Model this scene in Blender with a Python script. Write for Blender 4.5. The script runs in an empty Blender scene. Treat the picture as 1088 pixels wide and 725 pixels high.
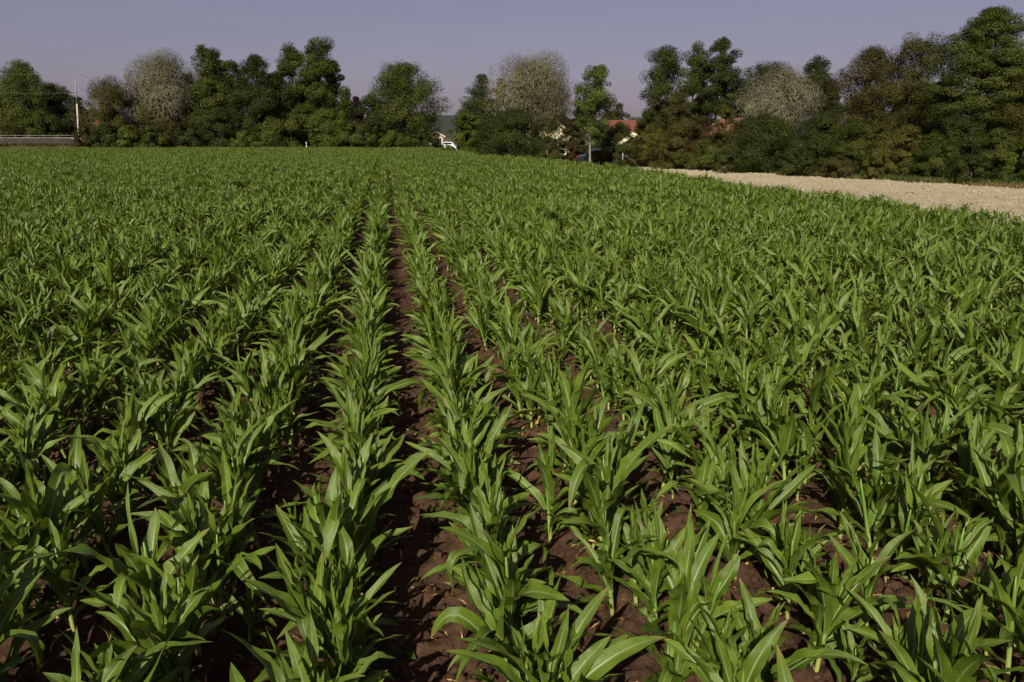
import bpy, math, random
import numpy as np
PI = math.pi; R = math.radians
rng = np.random.default_rng(11)
random.seed(11)
scene = bpy.context.scene
C = scene.collection

# ------------------------------------------------------------------ camera
FPX = 786.0; CAMH = 2.55; YAW = R(9.3); PITCH = R(15.5)      # rows run along +Y
cy_, sy_ = math.cos(YAW), math.sin(YAW)
FWD = np.array([sy_, cy_]); RGT = np.array([cy_, -sy_])
camd = bpy.data.cameras.new('camera'); cam = bpy.data.objects.new('camera', camd); C.objects.link(cam)
cam.location = (0, 0, CAMH); cam.rotation_euler = (PI/2 - PITCH, 0, -YAW)
camd.sensor_width = 36; camd.lens = 36*FPX/1088; camd.clip_start = 0.05; camd.clip_end = 6000
scene.camera = cam

def ray(px, py):
    u = (px-544)/FPX; v = -(py-362.5)/FPX
    f = math.cos(PITCH) + v*math.sin(PITCH); z = -math.sin(PITCH) + v*math.cos(PITCH)
    return u, f, z
def at(px, py, D):                       # world point at horizontal forward distance D
    u, f, z = ray(px, py); k = D/f
    p = RGT*(u*k) + FWD*D
    return float(p[0]), float(p[1]), CAMH + z*k
def on_plane(px, py, h=0.0):             # world point where the ray meets height h
    u, f, z = ray(px, py); k = (h-CAMH)/z
    p = RGT*(u*k) + FWD*(f*k)
    return float(p[0]), float(p[1])
def foot(px, D):                         # ground point under a pixel column at distance D
    k = D*math.cos(PITCH) + CAMH*math.sin(PITCH)
    p = RGT*((px-544)/FPX*k) + FWD*D
    return float(p[0]), float(p[1])
def project(p):                          # Nx3 -> px, py, depth
    p = np.atleast_2d(p)
    x = p[:, :2] @ RGT; f = p[:, :2] @ FWD; z = p[:, 2]-CAMH
    d = f*math.cos(PITCH) - z*math.sin(PITCH); v = f*math.sin(PITCH) + z*math.cos(PITCH)
    d = np.where(np.abs(d) < 1e-6, 1e-6, d)
    return 544 + FPX*x/d, 362.5 - FPX*v/d, d

# ------------------------------------------------------------------ light
SUN_AZ = R(9.3+16); SUN_EL = R(37)        # azimuth the light travels to, from +Y towards +X
w = bpy.data.worlds.new('World'); scene.world = w; w.use_nodes = True
nt = w.node_tree; bg = nt.nodes['Background']
sky = nt.nodes.new('ShaderNodeTexSky'); sky.sky_type = 'NISHITA'; sky.sun_disc = False
sky.sun_elevation = SUN_EL; sky.sun_rotation = SUN_AZ + PI
sky.dust_density = 1.7; sky.air_density = 1.0; sky.ozone_density = 2.0
hz = nt.nodes.new('ShaderNodeMix'); hz.data_type = 'RGBA'; hz.blend_type = 'MULTIPLY'; hz.inputs[0].default_value = 1
hz.inputs[7].default_value = (1.15, 0.84, 0.92, 1)
nt.links.new(sky.outputs[0], hz.inputs[6]); 
air = nt.nodes.new('ShaderNodeMix'); air.data_type = 'RGBA'; air.inputs[0].default_value = .45     # even summer haze in the sky
air.inputs[7].default_value = (3.75, 3.62, 5.05, 1)
nt.links.new(hz.outputs[2], air.inputs[6]); nt.links.new(air.outputs[2], bg.inputs[0])
bg.inputs[1].default_value = 0.060
sd = bpy.data.lights.new('sun', 'SUN'); sd.energy = 5.0; sd.angle = R(0.53); sd.color = (1, 0.93, 0.82)
so = bpy.data.objects.new('sun', sd); C.objects.link(so)
so.rotation_euler = (PI/2 - SUN_EL, 0, -SUN_AZ)
so.location = (0, 0, 60)
vs = scene.view_settings
scene.display_settings.display_device = 'sRGB'
vs.view_transform = 'Standard'; vs.look = 'None'; vs.gamma = 1; vs.use_curve_mapping = False; vs.exposure = 0.18

# ------------------------------------------------------------------ materials
def mat(name):
    m = bpy.data.materials.new(name); m.use_nodes = True
    n = m.node_tree; b = n.nodes['Principled BSDF']
    return m, n, b
def N(n, t, **kw):
    q = n.nodes.new(t)
    for k, v in kw.items():
        if k.startswith('i_'): q.inputs[k[2:].replace('_', ' ')].default_value = v
        else: setattr(q, k, v)
    return q
def mixc(n, fac, a, b, blend='MIX'):
    q = n.nodes.new('ShaderNodeMix'); q.data_type = 'RGBA'; q.blend_type = blend
    for s, v in ((q.inputs[0], fac), (q.inputs[6], a), (q.inputs[7], b)):
        if hasattr(v, 'is_linked'): n.links.new(v, s)
        elif isinstance(v, (int, float)): s.default_value = v
        else: s.default_value = (*v, 1)
    return q.outputs[2]
def math_(n, op, a, b=0.0, c=0.0):
    q = n.nodes.new('ShaderNodeMath'); q.operation = op
    for s, v in zip(q.inputs, (a, b, c)):
        if hasattr(v, 'is_linked'): n.links.new(v, s)
        else: s.default_value = v
    return q.outputs[0]
def maprange(n, v, a, b, c=0.0, d=1.0):
    q = n.nodes.new('ShaderNodeMapRange'); n.links.new(v, q.inputs[0])
    for k, x in zip((1, 2, 3, 4), (a, b, c, d)): q.inputs[k].default_value = x
    return q.outputs[0]
def noise(n, scale, detail=4, rough=.55, vec=None):
    q = N(n, 'ShaderNodeTexNoise'); q.inputs['Scale'].default_value = scale
    q.inputs['Detail'].default_value = detail; q.inputs['Roughness'].default_value = rough
    if vec is None:
        g = n.nodes.new('ShaderNodeTexCoord'); vec = g.outputs['Object']
    n.links.new(vec, q.inputs['Vector'])
    return q.outputs[0]
def bump(n, b, h, strength, dist):
    q = n.nodes.new('ShaderNodeBump'); q.inputs['Strength'].default_value = strength; q.inputs['Distance'].default_value = dist
    n.links.new(h, q.inputs['Height']); n.links.new(q.outputs[0], b.inputs['Normal'])

def plain(name, col, rough=.6, var=.25, scale=8, metal=0, spec=.3):
    m, n, b = mat(name)
    f = noise(n, scale, 5)
    n.links.new(mixc(n, maprange(n, f, .3, .7), tuple(c*(1-var) for c in col), tuple(min(1, c*(1+var)) for c in col)), b.inputs['Base Color'])
    b.inputs['Roughness'].default_value = rough; b.inputs['Metallic'].default_value = metal
    b.inputs['Specular IOR Level'].default_value = spec
    return m

def maize_leaf_mat():
    m, n, b = mat('maize_leaf')
    uv = N(n, 'ShaderNodeAttribute', attribute_name='UVMap'); sp = N(n, 'ShaderNodeSeparateXYZ')
    n.links.new(uv.outputs['Vector'], sp.inputs[0])
    u, v = sp.outputs[0], sp.outputs[1]
    d = math_(n, 'ABSOLUTE', math_(n, 'SUBTRACT', u, 0.5))
    rib = maprange(n, d, 0.028, 0.075, 1, 0)
    rib = math_(n, 'MULTIPLY', rib, maprange(n, v, 0.55, 1.0, 1, .25))
    veins = math_(n, 'SINE', math_(n, 'MULTIPLY', u, 105.0))
    oi = N(n, 'ShaderNodeObjectInfo')
    base = mixc(n, oi.outputs['Random'], LEAF_A, LEAF_B)
    blot = noise(n, 9, 4)
    dust = noise(n, 26, 6, .7)
    base = mixc(n, maprange(n, dust, .60, .78, 0, .25), base, (.20, .20, .085))
    base = mixc(n, maprange(n, blot, .35, .68, 0, .75), base, LEAF_C)
    base = mixc(n, math_(n, 'MULTIPLY', maprange(n, veins, .2, 1.0), .22), base, (.11, .20, .035))
    base = mixc(n, maprange(n, v, 0.0, 0.16, .65, 0), base, (.15, .25, .045))
    # small browned tips on some blades
    tip = math_(n, 'MULTIPLY', maprange(n, v, .88, 1.0), maprange(n, math_(n, 'FRACT', math_(n, 'MULTIPLY', oi.outputs['Random'], 7.31)), .55, .7))
    base = mixc(n, math_(n, 'MULTIPLY', tip, .8), base, (.24, .17, .06))
    col = mixc(n, math_(n, 'MULTIPLY', rib, .75), base, (.25, .34, .13))
    n.links.new(col, b.inputs['Base Color'])
    b.inputs['Roughness'].default_value = .40; b.inputs['Specular IOR Level'].default_value = .34
    h = math_(n, 'ADD', math_(n, 'MULTIPLY', veins, .25), math_(n, 'MULTIPLY', rib, 1.5))
    h = math_(n, 'ADD', h, math_(n, 'MULTIPLY', noise(n, 30, 3), 2.0))
    bump(n, b, h, .35, .004)
    t = N(n, 'ShaderNodeBsdfTranslucent')
    n.links.new(mixc(n, .5, col, (.28, .38, .012)), t.inputs['Color'])
    ms = N(n, 'ShaderNodeMixShader'); ms.inputs[0].default_value = .20
    n.links.new(b.outputs[0], ms.inputs[1]); n.links.new(t.outputs[0], ms.inputs[2])
    n.links.new(ms.outputs[0], n.nodes['Material Output'].inputs[0])
    return m
LEAF_A = (.094, .146, .012); LEAF_B = (.146, .208, .019); LEAF_C = (.062, .102, .010)
M = {}
M['leaf'] = maize_leaf_mat()
def stalk_mat():
    m, n, b = mat('maize_stalk')
    g = n.nodes.new('ShaderNodeTexCoord'); sp = N(n, 'ShaderNodeSeparateXYZ'); n.links.new(g.outputs['Object'], sp.inputs[0])
    f = maprange(n, math_(n, 'ADD', sp.outputs[2], math_(n, 'MULTIPLY', noise(n, 14), .12)), .08, .34)
    n.links.new(mixc(n, f, (.33, .36, .10), (.12, .22, .035)), b.inputs['Base Color'])
    b.inputs['Roughness'].default_value = .45
    return m
M['stalk'] = stalk_mat()
M['dry_leaf'] = plain('withered_leaf', (.34, .22, .07), .75, .4, 20)

def soil_mat():
    m, n, b = mat('tilled_soil')
    big = noise(n, 1.3, 3); mid = noise(n, 14, 6, .65); fine = noise(n, 90, 5, .7)
    c = mixc(n, maprange(n, mid, .32, .70), (.032, .017, .010), (.122, .068, .037))
    c = mixc(n, maprange(n, big, .35, .7, 0, .5), c, (.085, .047, .027))
    c = mixc(n, maprange(n, fine, .55, .80, 0, .55), c, (.21, .135, .080))
    n.links.new(c, b.inputs['Base Color'])
    b.inputs['Roughness'].default_value = .95; b.inputs['Specular IOR Level'].default_value = .08
    bump(n, b, math_(n, 'ADD', mid, math_(n, 'MULTIPLY', fine, .4)), .9, .03)
    return m
M['soil'] = soil_mat()
def strip_mat():
    m, n, b = mat('pale_dry_field')
    g = n.nodes.new('ShaderNodeTexCoord'); mp = N(n, 'ShaderNodeMapping'); mp.inputs['Scale'].default_value = (1, .22, 1)
    n.links.new(g.outputs['Object'], mp.inputs[0])
    lines = noise(n, 3.2, 5, .6, mp.outputs[0]); mid = noise(n, 7, 6, .7); fine = noise(n, 16, 6, .75); big = noise(n, .25, 3)
    c = mixc(n, maprange(n, lines, .3, .72), (.34, .285, .165), (.56, .485, .32))
    c = mixc(n, maprange(n, mid, .42, .75, 0, .6), c, (.63, .56, .39))
    c = mixc(n, maprange(n, fine, .55, .75, 0, .55), c, (.30, .21, .115))
    c = mixc(n, maprange(n, big, .4, .7, 0, .35), c, (.47, .35, .20))
    n.links.new(c, b.inputs['Base Color']); b.inputs['Roughness'].default_value = .95; b.inputs['Specular IOR Level'].default_value = .08
    bump(n, b, math_(n, 'ADD', mid, fine), 1, .09)
    return m
M['strip'] = strip_mat()
def grass_ground():
    m, n, b = mat('rough_grass_ground')
    a = noise(n, .6, 5); f = noise(n, 6, 6, .7)
    c = mixc(n, maprange(n, a, .35, .65), (.050, .062, .018), (.13, .10, .045))
    c = mixc(n, maprange(n, f, .4, .75, 0, .6), c, (.17, .13, .06))
    n.links.new(c, b.inputs['Base Color']); b.inputs['Roughness'].default_value = .95; b.inputs['Specular IOR Level'].default_value = .05
    bump(n, b, f, 1, .12)
    return m
M['grassy'] = grass_ground()
M['road'] = plain('old_asphalt', (.30, .27, .25), .9, .15, 1.5)
M['gravel'] = plain('gravel_flank', (.036, .028, .020), .95, .45, 2.2)
M['bark'] = plain('bark', (.085, .065, .048), .9, .4, 6)
M['pale_bark'] = plain('pale_bark', (.22, .20, .155), .85, .3, 6)
M['blades'] = None

def foliage_mat(name, a, b_, rough=.7, trans=.25, gloss=.06):
    m, n, b = mat(name)
    t = N(n, 'ShaderNodeAttribute', attribute_name='tint')
    col = mixc(n, t.outputs['Fac'], a, b_)
    n.links.new(col, b.inputs['Base Color'])
    b.inputs['Roughness'].default_value = rough; b.inputs['Specular IOR Level'].default_value = gloss
    tr = N(n, 'ShaderNodeBsdfTranslucent'); n.links.new(col, tr.inputs['Color'])
    ms = N(n, 'ShaderNodeMixShader'); ms.inputs[0].default_value = trans
    n.links.new(b.outputs[0], ms.inputs[1]); n.links.new(tr.outputs[0], ms.inputs[2])
    n.links.new(ms.outputs[0], n.nodes['Material Output'].inputs[0])
    return m
FOL = {
 'deep':   foliage_mat('deep_green_leaves', (.021, .030, .008), (.067, .079, .017)),
 'mid':    foliage_mat('mid_green_leaves', (.032, .046, .009), (.100, .116, .022)),
 'fresh':  foliage_mat('fresh_green_leaves', (.044, .064, .010), (.114, .140, .024)),
 'olive':  foliage_mat('olive_leaves', (.040, .042, .010), (.098, .094, .024)),
 'silver': foliage_mat('silver_willow_leaves', (.130, .130, .074), (.245, .238, .148), .7, .38),
 'pale':   foliage_mat('pale_willow_leaves', (.118, .112, .058), (.240, .220, .125), .7, .38),
 'brown':  foliage_mat('brownish_leaves', (.038, .034, .010), (.088, .076, .022)),
 'rust':   foliage_mat('rusty_leaves', (.040, .030, .010), (.088, .062, .020)),
 'yellow': foliage_mat('yellowing_leaves', (.055, .058, .012), (.140, .126, .024)),
 'copper': foliage_mat('copper_leaves', (.018, .010, .010), (.050, .026, .024)),
 'needle': foliage_mat('spruce_needles', (.022, .036, .008), (.060, .076, .018), .6, .08),
 'dark_needle': foliage_mat('dark_needles', (.012, .022, .010), (.032, .046, .018), .6, .08),
 'grass':  foliage_mat('dry_grass_blades', (.100, .085, .030), (.260, .190, .090), .7, .25),
 'weed':   foliage_mat('weed_leaves', (.030, .052, .010), (.075, .105, .022), .55, .25),
}

# ------------------------------------------------------------------ object helpers
def mesh_np(name, V, F, mats=(), uv=None, smooth=False, matidx=None, attrs=None):
    """V Nx3; F: array of quads (Mx4), tris (Mx3) or a python list of mixed faces"""
    me = bpy.data.meshes.new(name)
    V = np.asarray(V, np.float32)
    me.vertices.add(len(V)); me.vertices.foreach_set('co', V.ravel())
    if len(F):
        if isinstance(F, np.ndarray):
            k = F.shape[1]; loops = F.ravel(); starts = np.arange(len(F))*k; tot = np.full(len(F), k)
        else:
            tot = np.array([len(f) for f in F]); starts = np.concatenate([[0], np.cumsum(tot)[:-1]]); loops = np.concatenate([np.asarray(f) for f in F])
        me.loops.add(len(loops)); me.loops.foreach_set('vertex_index', loops.astype(np.int32))
        me.polygons.add(len(tot)); me.polygons.foreach_set('loop_start', starts.astype(np.int32)); me.polygons.foreach_set('loop_total', tot.astype(np.int32))
        if smooth: me.polygons.foreach_set('use_smooth', np.ones(len(tot), bool))
        if matidx is not None: me.polygons.foreach_set('material_index', np.asarray(matidx, np.int32))
        if uv is not None:
            l = me.uv_layers.new(name='UVMap'); l.data.foreach_set('uv', np.asarray(uv, np.float32)[loops].ravel())
    for m in mats: me.materials.append(m)
    for k, (typ, val) in (attrs or {}).items():
        a = me.attributes.new(k, typ, 'POINT')
        a.data.foreach_set('vector' if typ == 'FLOAT_VECTOR' else 'value', np.asarray(val).ravel())
    me.update(calc_edges=True); me.validate(clean_customdata=False)
    return me
def link(name, me, parent=None, loc=None):
    o = bpy.data.objects.new(name, me); C.objects.link(o)
    if parent is not None: o.parent = parent
    if loc is not None: o.location = loc
    return o
def tag(o, label=None, cat=None, group=None, kind=None):
    for k, v in (('label', label), ('category', cat), ('group', group), ('kind', kind)):
        if v: o[k] = v
    return o
def thing(name, label, cat, loc, rz=0, group=None):
    o = link(name, None, None, loc); o.rotation_euler = (0, 0, rz); o.empty_display_size = .3
    return tag(o, label, cat, group)

class MB:                                  # small mesh collector
    def __init__(s): s.V = []; s.F = []
    def add(s, V, F):
        b = len(s.V); s.V += [tuple(v) for v in V]; s.F += [tuple(i+b for i in f) for f in F]; return s
    def box(s, x0, x1, y0, y1, z0, z1):
        return s.add([(x0,y0,z0),(x1,y0,z0),(x1,y1,z0),(x0,y1,z0),(x0,y0,z1),(x1,y0,z1),(x1,y1,z1),(x0,y1,z1)],
                     [(0,3,2,1),(4,5,6,7),(0,1,5,4),(1,2,6,5),(2,3,7,6),(3,0,4,7)])
    def tube(s, pts, rad, n=8, cap=True):
        pts = np.asarray(pts, float); V = []; F = []
        for i, p in enumerate(pts):
            t = pts[min(i+1, len(pts)-1)] - pts[max(i-1, 0)]; t /= np.linalg.norm(t)+1e-9
            a = np.cross(t, (0, 0, 1) if abs(t[2]) < .9 else (1, 0, 0)); a /= np.linalg.norm(a); b = np.cross(t, a)
            r = rad[i] if hasattr(rad, '__len__') else rad
            for k in range(n):
                q = 2*PI*k/n; V.append(p + r*(math.cos(q)*a + math.sin(q)*b))
        for i in range(len(pts)-1):
            for k in range(n):
                F.append((i*n+k, i*n+(k+1) % n, (i+1)*n+(k+1) % n, (i+1)*n+k))
        if cap: F.append(tuple(range(n-1, -1, -1))); F.append(tuple(range((len(pts)-1)*n, len(pts)*n)))
        return s.add(V, F)
    def prism(s, poly, y0, y1):            # outline in x,z extruded along y
        n = len(poly); V = [(x, y0, z) for x, z in poly] + [(x, y1, z) for x, z in poly]
        return s.add(V, [tuple(range(n)), tuple(range(2*n-1, n-1, -1))] + [(i, i+n, (i+1) % n+n, (i+1) % n) for i in range(n)])
    def build(s, name, m, parent=None, smooth=False, bevel=0):
        me = bpy.data.meshes.new(name); me.from_pydata(s.V, [], s.F)
        if smooth: me.polygons.foreach_set('use_smooth', np.ones(len(me.polygons), bool))
        me.materials.append(m); me.update()
        o = link(name, me, parent)
        if bevel:
            q = o.modifiers.new('bevel', 'BEVEL'); q.width = bevel; q.segments = 2; q.limit_method = 'ANGLE'
        return o

# ------------------------------------------------------------------ noise for the ground
def hash2(i, j, s):
    h = (i.astype(np.int64)*374761393 + j.astype(np.int64)*668265263 + s*1442695041) & 0x7fffffff
    h = ((h ^ (h >> 13))*1274126177) & 0x7fffffff
    h = h ^ (h >> 16)
    return (h & 0xffff)/65535.0
def vnoise(x, y, s):
    i = np.floor(x); j = np.floor(y); fx = x-i; fy = y-j; fx = fx*fx*(3-2*fx); fy = fy*fy*(3-2*fy)
    a = hash2(i, j, s); b = hash2(i+1, j, s); c = hash2(i, j+1, s); d = hash2(i+1, j+1, s)
    return (a*(1-fx)+b*fx)*(1-fy) + (c*(1-fx)+d*fx)*fy
def worley(x, y, s):
    i = np.floor(x); j = np.floor(y); best = np.full(x.shape, 9.0); bid = np.zeros(x.shape)
    for a in (-1, 0, 1):
        for b in (-1, 0, 1):
            px = i+a+hash2(i+a, j+b, s); py = j+b+hash2(i+a, j+b, s+7)
            d = (x-px)**2 + (y-py)**2; q = hash2(i+a, j+b, s+13)
            u = d < best; best = np.where(u, d, best); bid = np.where(u, q, bid)
    return np.sqrt(best), bid
ROW0 = -0.31; ROWS = 0.79
def ground_z(x, y):
    ph = (x-ROW0)/ROWS
    z = 0.022*np.cos(2*PI*ph)
    near = np.clip((26-np.hypot(x, y))/14, 0, 1)
    z = z + 0.03*(vnoise(x*2.3, y*2.3, 1)-.5) + 0.03*(vnoise(x*6, y*6, 2)-.5)*near
    for sc, am, sd in ((7.0, .045, 3), (15.0, .024, 4)):
        d, q = worley(x*sc + vnoise(x*9, y*9, 5)*.6, y*sc + vnoise(x*9, y*9, 6)*.6, sd)
        z = z + am*1.7*near*np.clip(.62-d, 0, 1)**.8*(q > .3)*(.4+q)
    return z

# ------------------------------------------------------------------ setting: ground
def axis(lo, hi, step, growth, far):
    a = list(np.arange(lo, hi+1e-6, step))
    s = step; x = a[-1]
    while x < far: s *= growth; x += s; a.append(x)
    s = step; x = a[0]
    while x > -far: s *= growth; x -= s; a.insert(0, x)
    return np.array(a)
gx = axis(-3.2, 6.4, .028, 1.07, 3500); gy = axis(1.2, 8.5, .028, 1.07, 3500)
X, Y = np.meshgrid(gx, gy); Z = ground_z(X, Y)
nx, ny = len(gx), len(gy)
idx = np.arange(nx*ny).reshape(ny, nx)
F = np.stack([idx[:-1, :-1], idx[:-1, 1:], idx[1:, 1:], idx[1:, :-1]], -1).reshape(-1, 4)
g = link('ground', mesh_np('ground', np.stack([X, Y, Z], -1).reshape(-1, 3), F, [M['soil']], smooth=True)); tag(g, kind='structure')

# field outline (crop edge), world XY, from the crop-top silhouette in the photograph
HT = 0.76
EDGE_X = on_plane(1088, 222, HT)[0]
pts_img = [(640, 172.0), (615, 170.0), (590, 167.0), (555, 164.0), (520, 161.5), (480, 158.5)]
cut = [on_plane(a, b, HT) for a, b in pts_img]
FAR_D = (on_plane(300, 155.2, HT)[0]*FWD[0] + on_plane(300, 155.2, HT)[1]*FWD[1])
farL = foot(-260, FAR_D); farR = foot(455, FAR_D)
field_poly = [(EDGE_X, -6.0), (EDGE_X, cut[0][1])] + cut + [farR, farL, (-150, -6.0)]
def inside(P, poly):
    x, y = P[:, 0], P[:, 1]; r = np.zeros(len(P), bool); n = len(poly)
    for i in range(n):
        (x0, y0), (x1, y1) = poly[i], poly[(i+1) % n]
        if y0 == y1: continue
        c = ((y0 > y) != (y1 > y)) & (x < (x1-x0)*(y-y0)/(y1-y0)+x0); r ^= c
    return r
print('EDGE_X', EDGE_X, 'FAR_D', FAR_D, 'cut', cut)

def sheet(name, poly, z, m):
    me = mesh_np(name, [(x, y, z) for x, y in poly], [tuple(range(len(poly)))], [m])
    return tag(link(name, me), kind='structure')
# pale dry field strip between the maize and the hedge; a displaced sheet
up = [on_plane(a, b, 0) for a, b in [(672, 177.6), (690, 179), (760, 183.4), (900, 191.5), (1000, 197.4), (1088, 203), (1300, 217)]]
gx2 = EDGE_X + .35
def strip_mesh():
    upa = np.array(up); ys = np.concatenate([np.arange(4, 40, .16), np.arange(40, upa[0][1], .3)]); nu = 90
    order = np.argsort(upa[:, 1]); xr = np.interp(ys, upa[order, 1], upa[order, 0]); xr = np.minimum(xr, 60)
    xl = np.full_like(ys, gx2); xr = np.maximum(xr, xl+.3)
    t = np.linspace(0, 1, nu); XX = xl[:, None] + (xr-xl)[:, None]*t; YY = np.repeat(ys[:, None], nu, 1)
    ZZ = .085 + .09*(vnoise(XX*4.5, YY*4.5, 21)-.5) + .10*(vnoise(XX*1.1, YY*.9, 22)-.5)
    d, q = worley(XX*3.2, YY*3.2, 23); ZZ += .11*np.clip(.6-d, 0, 1)*(q > .5)
    ii = np.arange(len(ys)*nu).reshape(len(ys), nu)
    FF = np.stack([ii[:-1, :-1], ii[:-1, 1:], ii[1:, 1:], ii[1:, :-1]], -1).reshape(-1, 4)
    return mesh_np('bare_field_strip', np.stack([XX, YY, ZZ], -1).reshape(-1, 3), FF, [M['strip']], smooth=True)
tag(link('bare_field_strip', strip_mesh()), kind='structure')
# rough grass land beyond the crop and under the hedge
gl = []
gb = [(x+.0, y) for x, y in up][::-1]
poly = [(60, -30)] + [(900, -30), (1800, 1800), (-1800, 1800), (-1800, 60), farL, farR] + [(x+.4, y+.6) for x, y in cut[::-1]] + [(up[0][0], up[0][1])] + [(x, y) for x, y in up[1:]]
sheet('grassland', poly, .055, M['grassy'])
# gently rolling wooded hill far away
def hills():
    V = []; nxh = 160; lev = 14
    for j in range(lev):
        t = j/(lev-1)
        for i in range(nxh):
            s = i/(nxh-1); D = 900+260*t; px = -900+2900*s
            k = FPX
            xx = (px-544)/FPX*D
            p = RGT*xx + FWD*D
            top = 9 + 26*math.exp(-((px-470)/120)**2) + 4*math.sin(s*21+1) + 2.5*math.sin(s*47) + 3*vnoise(np.array([s*160]), np.array([t*9]), 31)[0]
            V.append((p[0], p[1], -1 + top*math.sin(t*PI*.5)**.8 + 1.6*hash2(np.array([i]), np.array([j]), 32)[0]*(t > .05)))
    ii = np.arange(nxh*lev).reshape(lev, nxh)
    FF = np.stack([ii[:-1, :-1], ii[:-1, 1:], ii[1:, 1:], ii[1:, :-1]], -1).reshape(-1, 4)
    m, n, b = mat('wooded_hill')
    f = noise(n, .09, 6, .7)
    n.links.new(mixc(n, maprange(n, f, .35, .65), (.016, .022, .012), (.036, .044, .022)), b.inputs['Base Color']); b.inputs['Roughness'].default_value = 1
    bump(n, b, f, 1, 6)
    return mesh_np('hills', V, FF, [m], smooth=True)
tag(link('hills', hills()), kind='structure')

# ------------------------------------------------------------------ maize plants
def blade(L, W, e0, droop, twist, roll0, fold0, wav, az, r0, z0, seg, cross, seed, kink=0.0):
    """one maize leaf blade; returns V, F, UV in plant space"""
    q = np.random.default_rng(seed)
    n = seg+1; t = np.linspace(0, 1, n)
    kt = q.uniform(.38, .72); ang = e0 - droop*t**1.35 - kink*np.clip((t-kt)/.14, 0, 1)
    ds = L/seg
    r = r0 + np.concatenate([[0], np.cumsum(np.cos((ang[1:]+ang[:-1])/2)*ds)])
    z = z0 + np.concatenate([[0], np.cumsum(np.sin((ang[1:]+ang[:-1])/2)*ds)])
    azt = az + twist*t**1.5
    # centre line sweeps sideways as azimuth drifts
    dr = np.diff(r, prepend=r[0])
    x = np.cumsum(np.cos(azt)*dr) + r0*math.cos(az); y = np.cumsum(np.sin(azt)*dr) + r0*math.sin(az)
    P = np.stack([x, y, z], -1)
    T = np.gradient(P, axis=0); T /= np.linalg.norm(T, axis=1)[:, None]
    side = np.stack([-np.sin(azt), np.cos(azt), 0*azt], -1)
    nor = np.cross(T, side); nor /= np.linalg.norm(nor, axis=1)[:, None]; side = np.cross(nor, T)
    rl = roll0*t
    s2 = side*np.cos(rl)[:, None] + nor*np.sin(rl)[:, None]; n2 = nor*np.cos(rl)[:, None] - side*np.sin(rl)[:, None]
    wid = W*np.minimum(1, .42 + 1.75*t)*np.clip(1-t**2.6, 0, 1)**.85; wid = wid*(1 + .05*np.sin(t*q.uniform(9, 17)+q.uniform(0, 6))); wid[-1] = W*.015
    fold = fold0*(1-t)**1.2 + R(9)
    ph = q.uniform(0, 6.28, 2); fr = q.uniform(2.2, 4.2)
    us = np.linspace(-1, 1, cross); V = np.zeros((n, cross, 3)); UV = np.zeros((n, cross, 2))
    for k, u in enumerate(us):
        f = fold
        lift = np.abs(u)*np.sin(f) + (u*u)*.10
        rip = wav*np.sin(2*PI*fr*t + (ph[0] if u < 0 else ph[1]))*(abs(u)**2)*np.sin(PI*np.clip(t*1.05, 0, 1))
        V[:, k] = P + s2*(u*wid/2*np.cos(f))[:, None] - n2*((-1)*lift*wid/2 + rip)[:, None]*1.0
        UV[:, k, 0] = (u+1)/2; UV[:, k, 1] = t
    ii = np.arange(n*cross).reshape(n, cross)
    FF = np.stack([ii[:-1, :-1], ii[:-1, 1:], ii[1:, 1:], ii[1:, :-1]], -1).reshape(-1, 4)
    return V.reshape(-1, 3), FF, UV.reshape(-1, 2)

def plant_spec(seed):
    q = np.random.default_rng(1000+seed)
    n = int(q.integers(9, 13)); S = []
    az0 = q.uniform(0, 2*PI); top = q.uniform(.32, .44)
    for i in range(n):
        f = i/(n-1)
        L = (.20 + .29*math.sin(PI*min(1, f*.98+.06))**.8)*q.uniform(.72, 1.25)
        if f > .8: L = q.uniform(.24, .40)
        W = (.042 + .047*math.sin(PI*min(1, f*.85+.10)))*q.uniform(.82, 1.2)
        if f > .9: W *= .7
        e0 = R(56 + 28*f + q.uniform(-20, 11))
        droop = R((68 - 40*f)*q.uniform(.2, 1.7))
        if f > .8: e0 = R(q.uniform(76, 87)); droop = R(q.uniform(4, 26))
        z0 = .05 + (top-.05)*f**.9
        S.append(dict(L=L, W=W, e0=e0, droop=droop, twist=R(q.normal(0, 26)), roll0=R(q.normal(0, 38)),
                      fold0=R(q.uniform(22, 40) if f < .8 else q.uniform(45, 66)), wav=q.uniform(.006, .017),
                      az=az0 + i*PI + R(q.normal(0, 34)), r0=.009*(1-.4*f), z0=z0, kink=R(q.uniform(35, 95)) if q.random() < .2 and f < .85 else 0.0, seed=seed*50+i))
    lean = q.normal(0, .03, 2)
    return S, top, lean
def stalk_geo(top, lean, n=8):
    zs = [-.04, .02, .07, .12, .125, .19, .195, .27, .275, top*.85, top+.06, top+.14]
    rs = [.013, .0125, .0118, .0125, .0112, .0118, .0105, .011, .0098, .010, .008, .0035]
    mb = MB(); mb.tube([(lean[0]*max(z, 0), lean[1]*max(z, 0), z) for z in zs], rs, n)
    return mb

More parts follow.
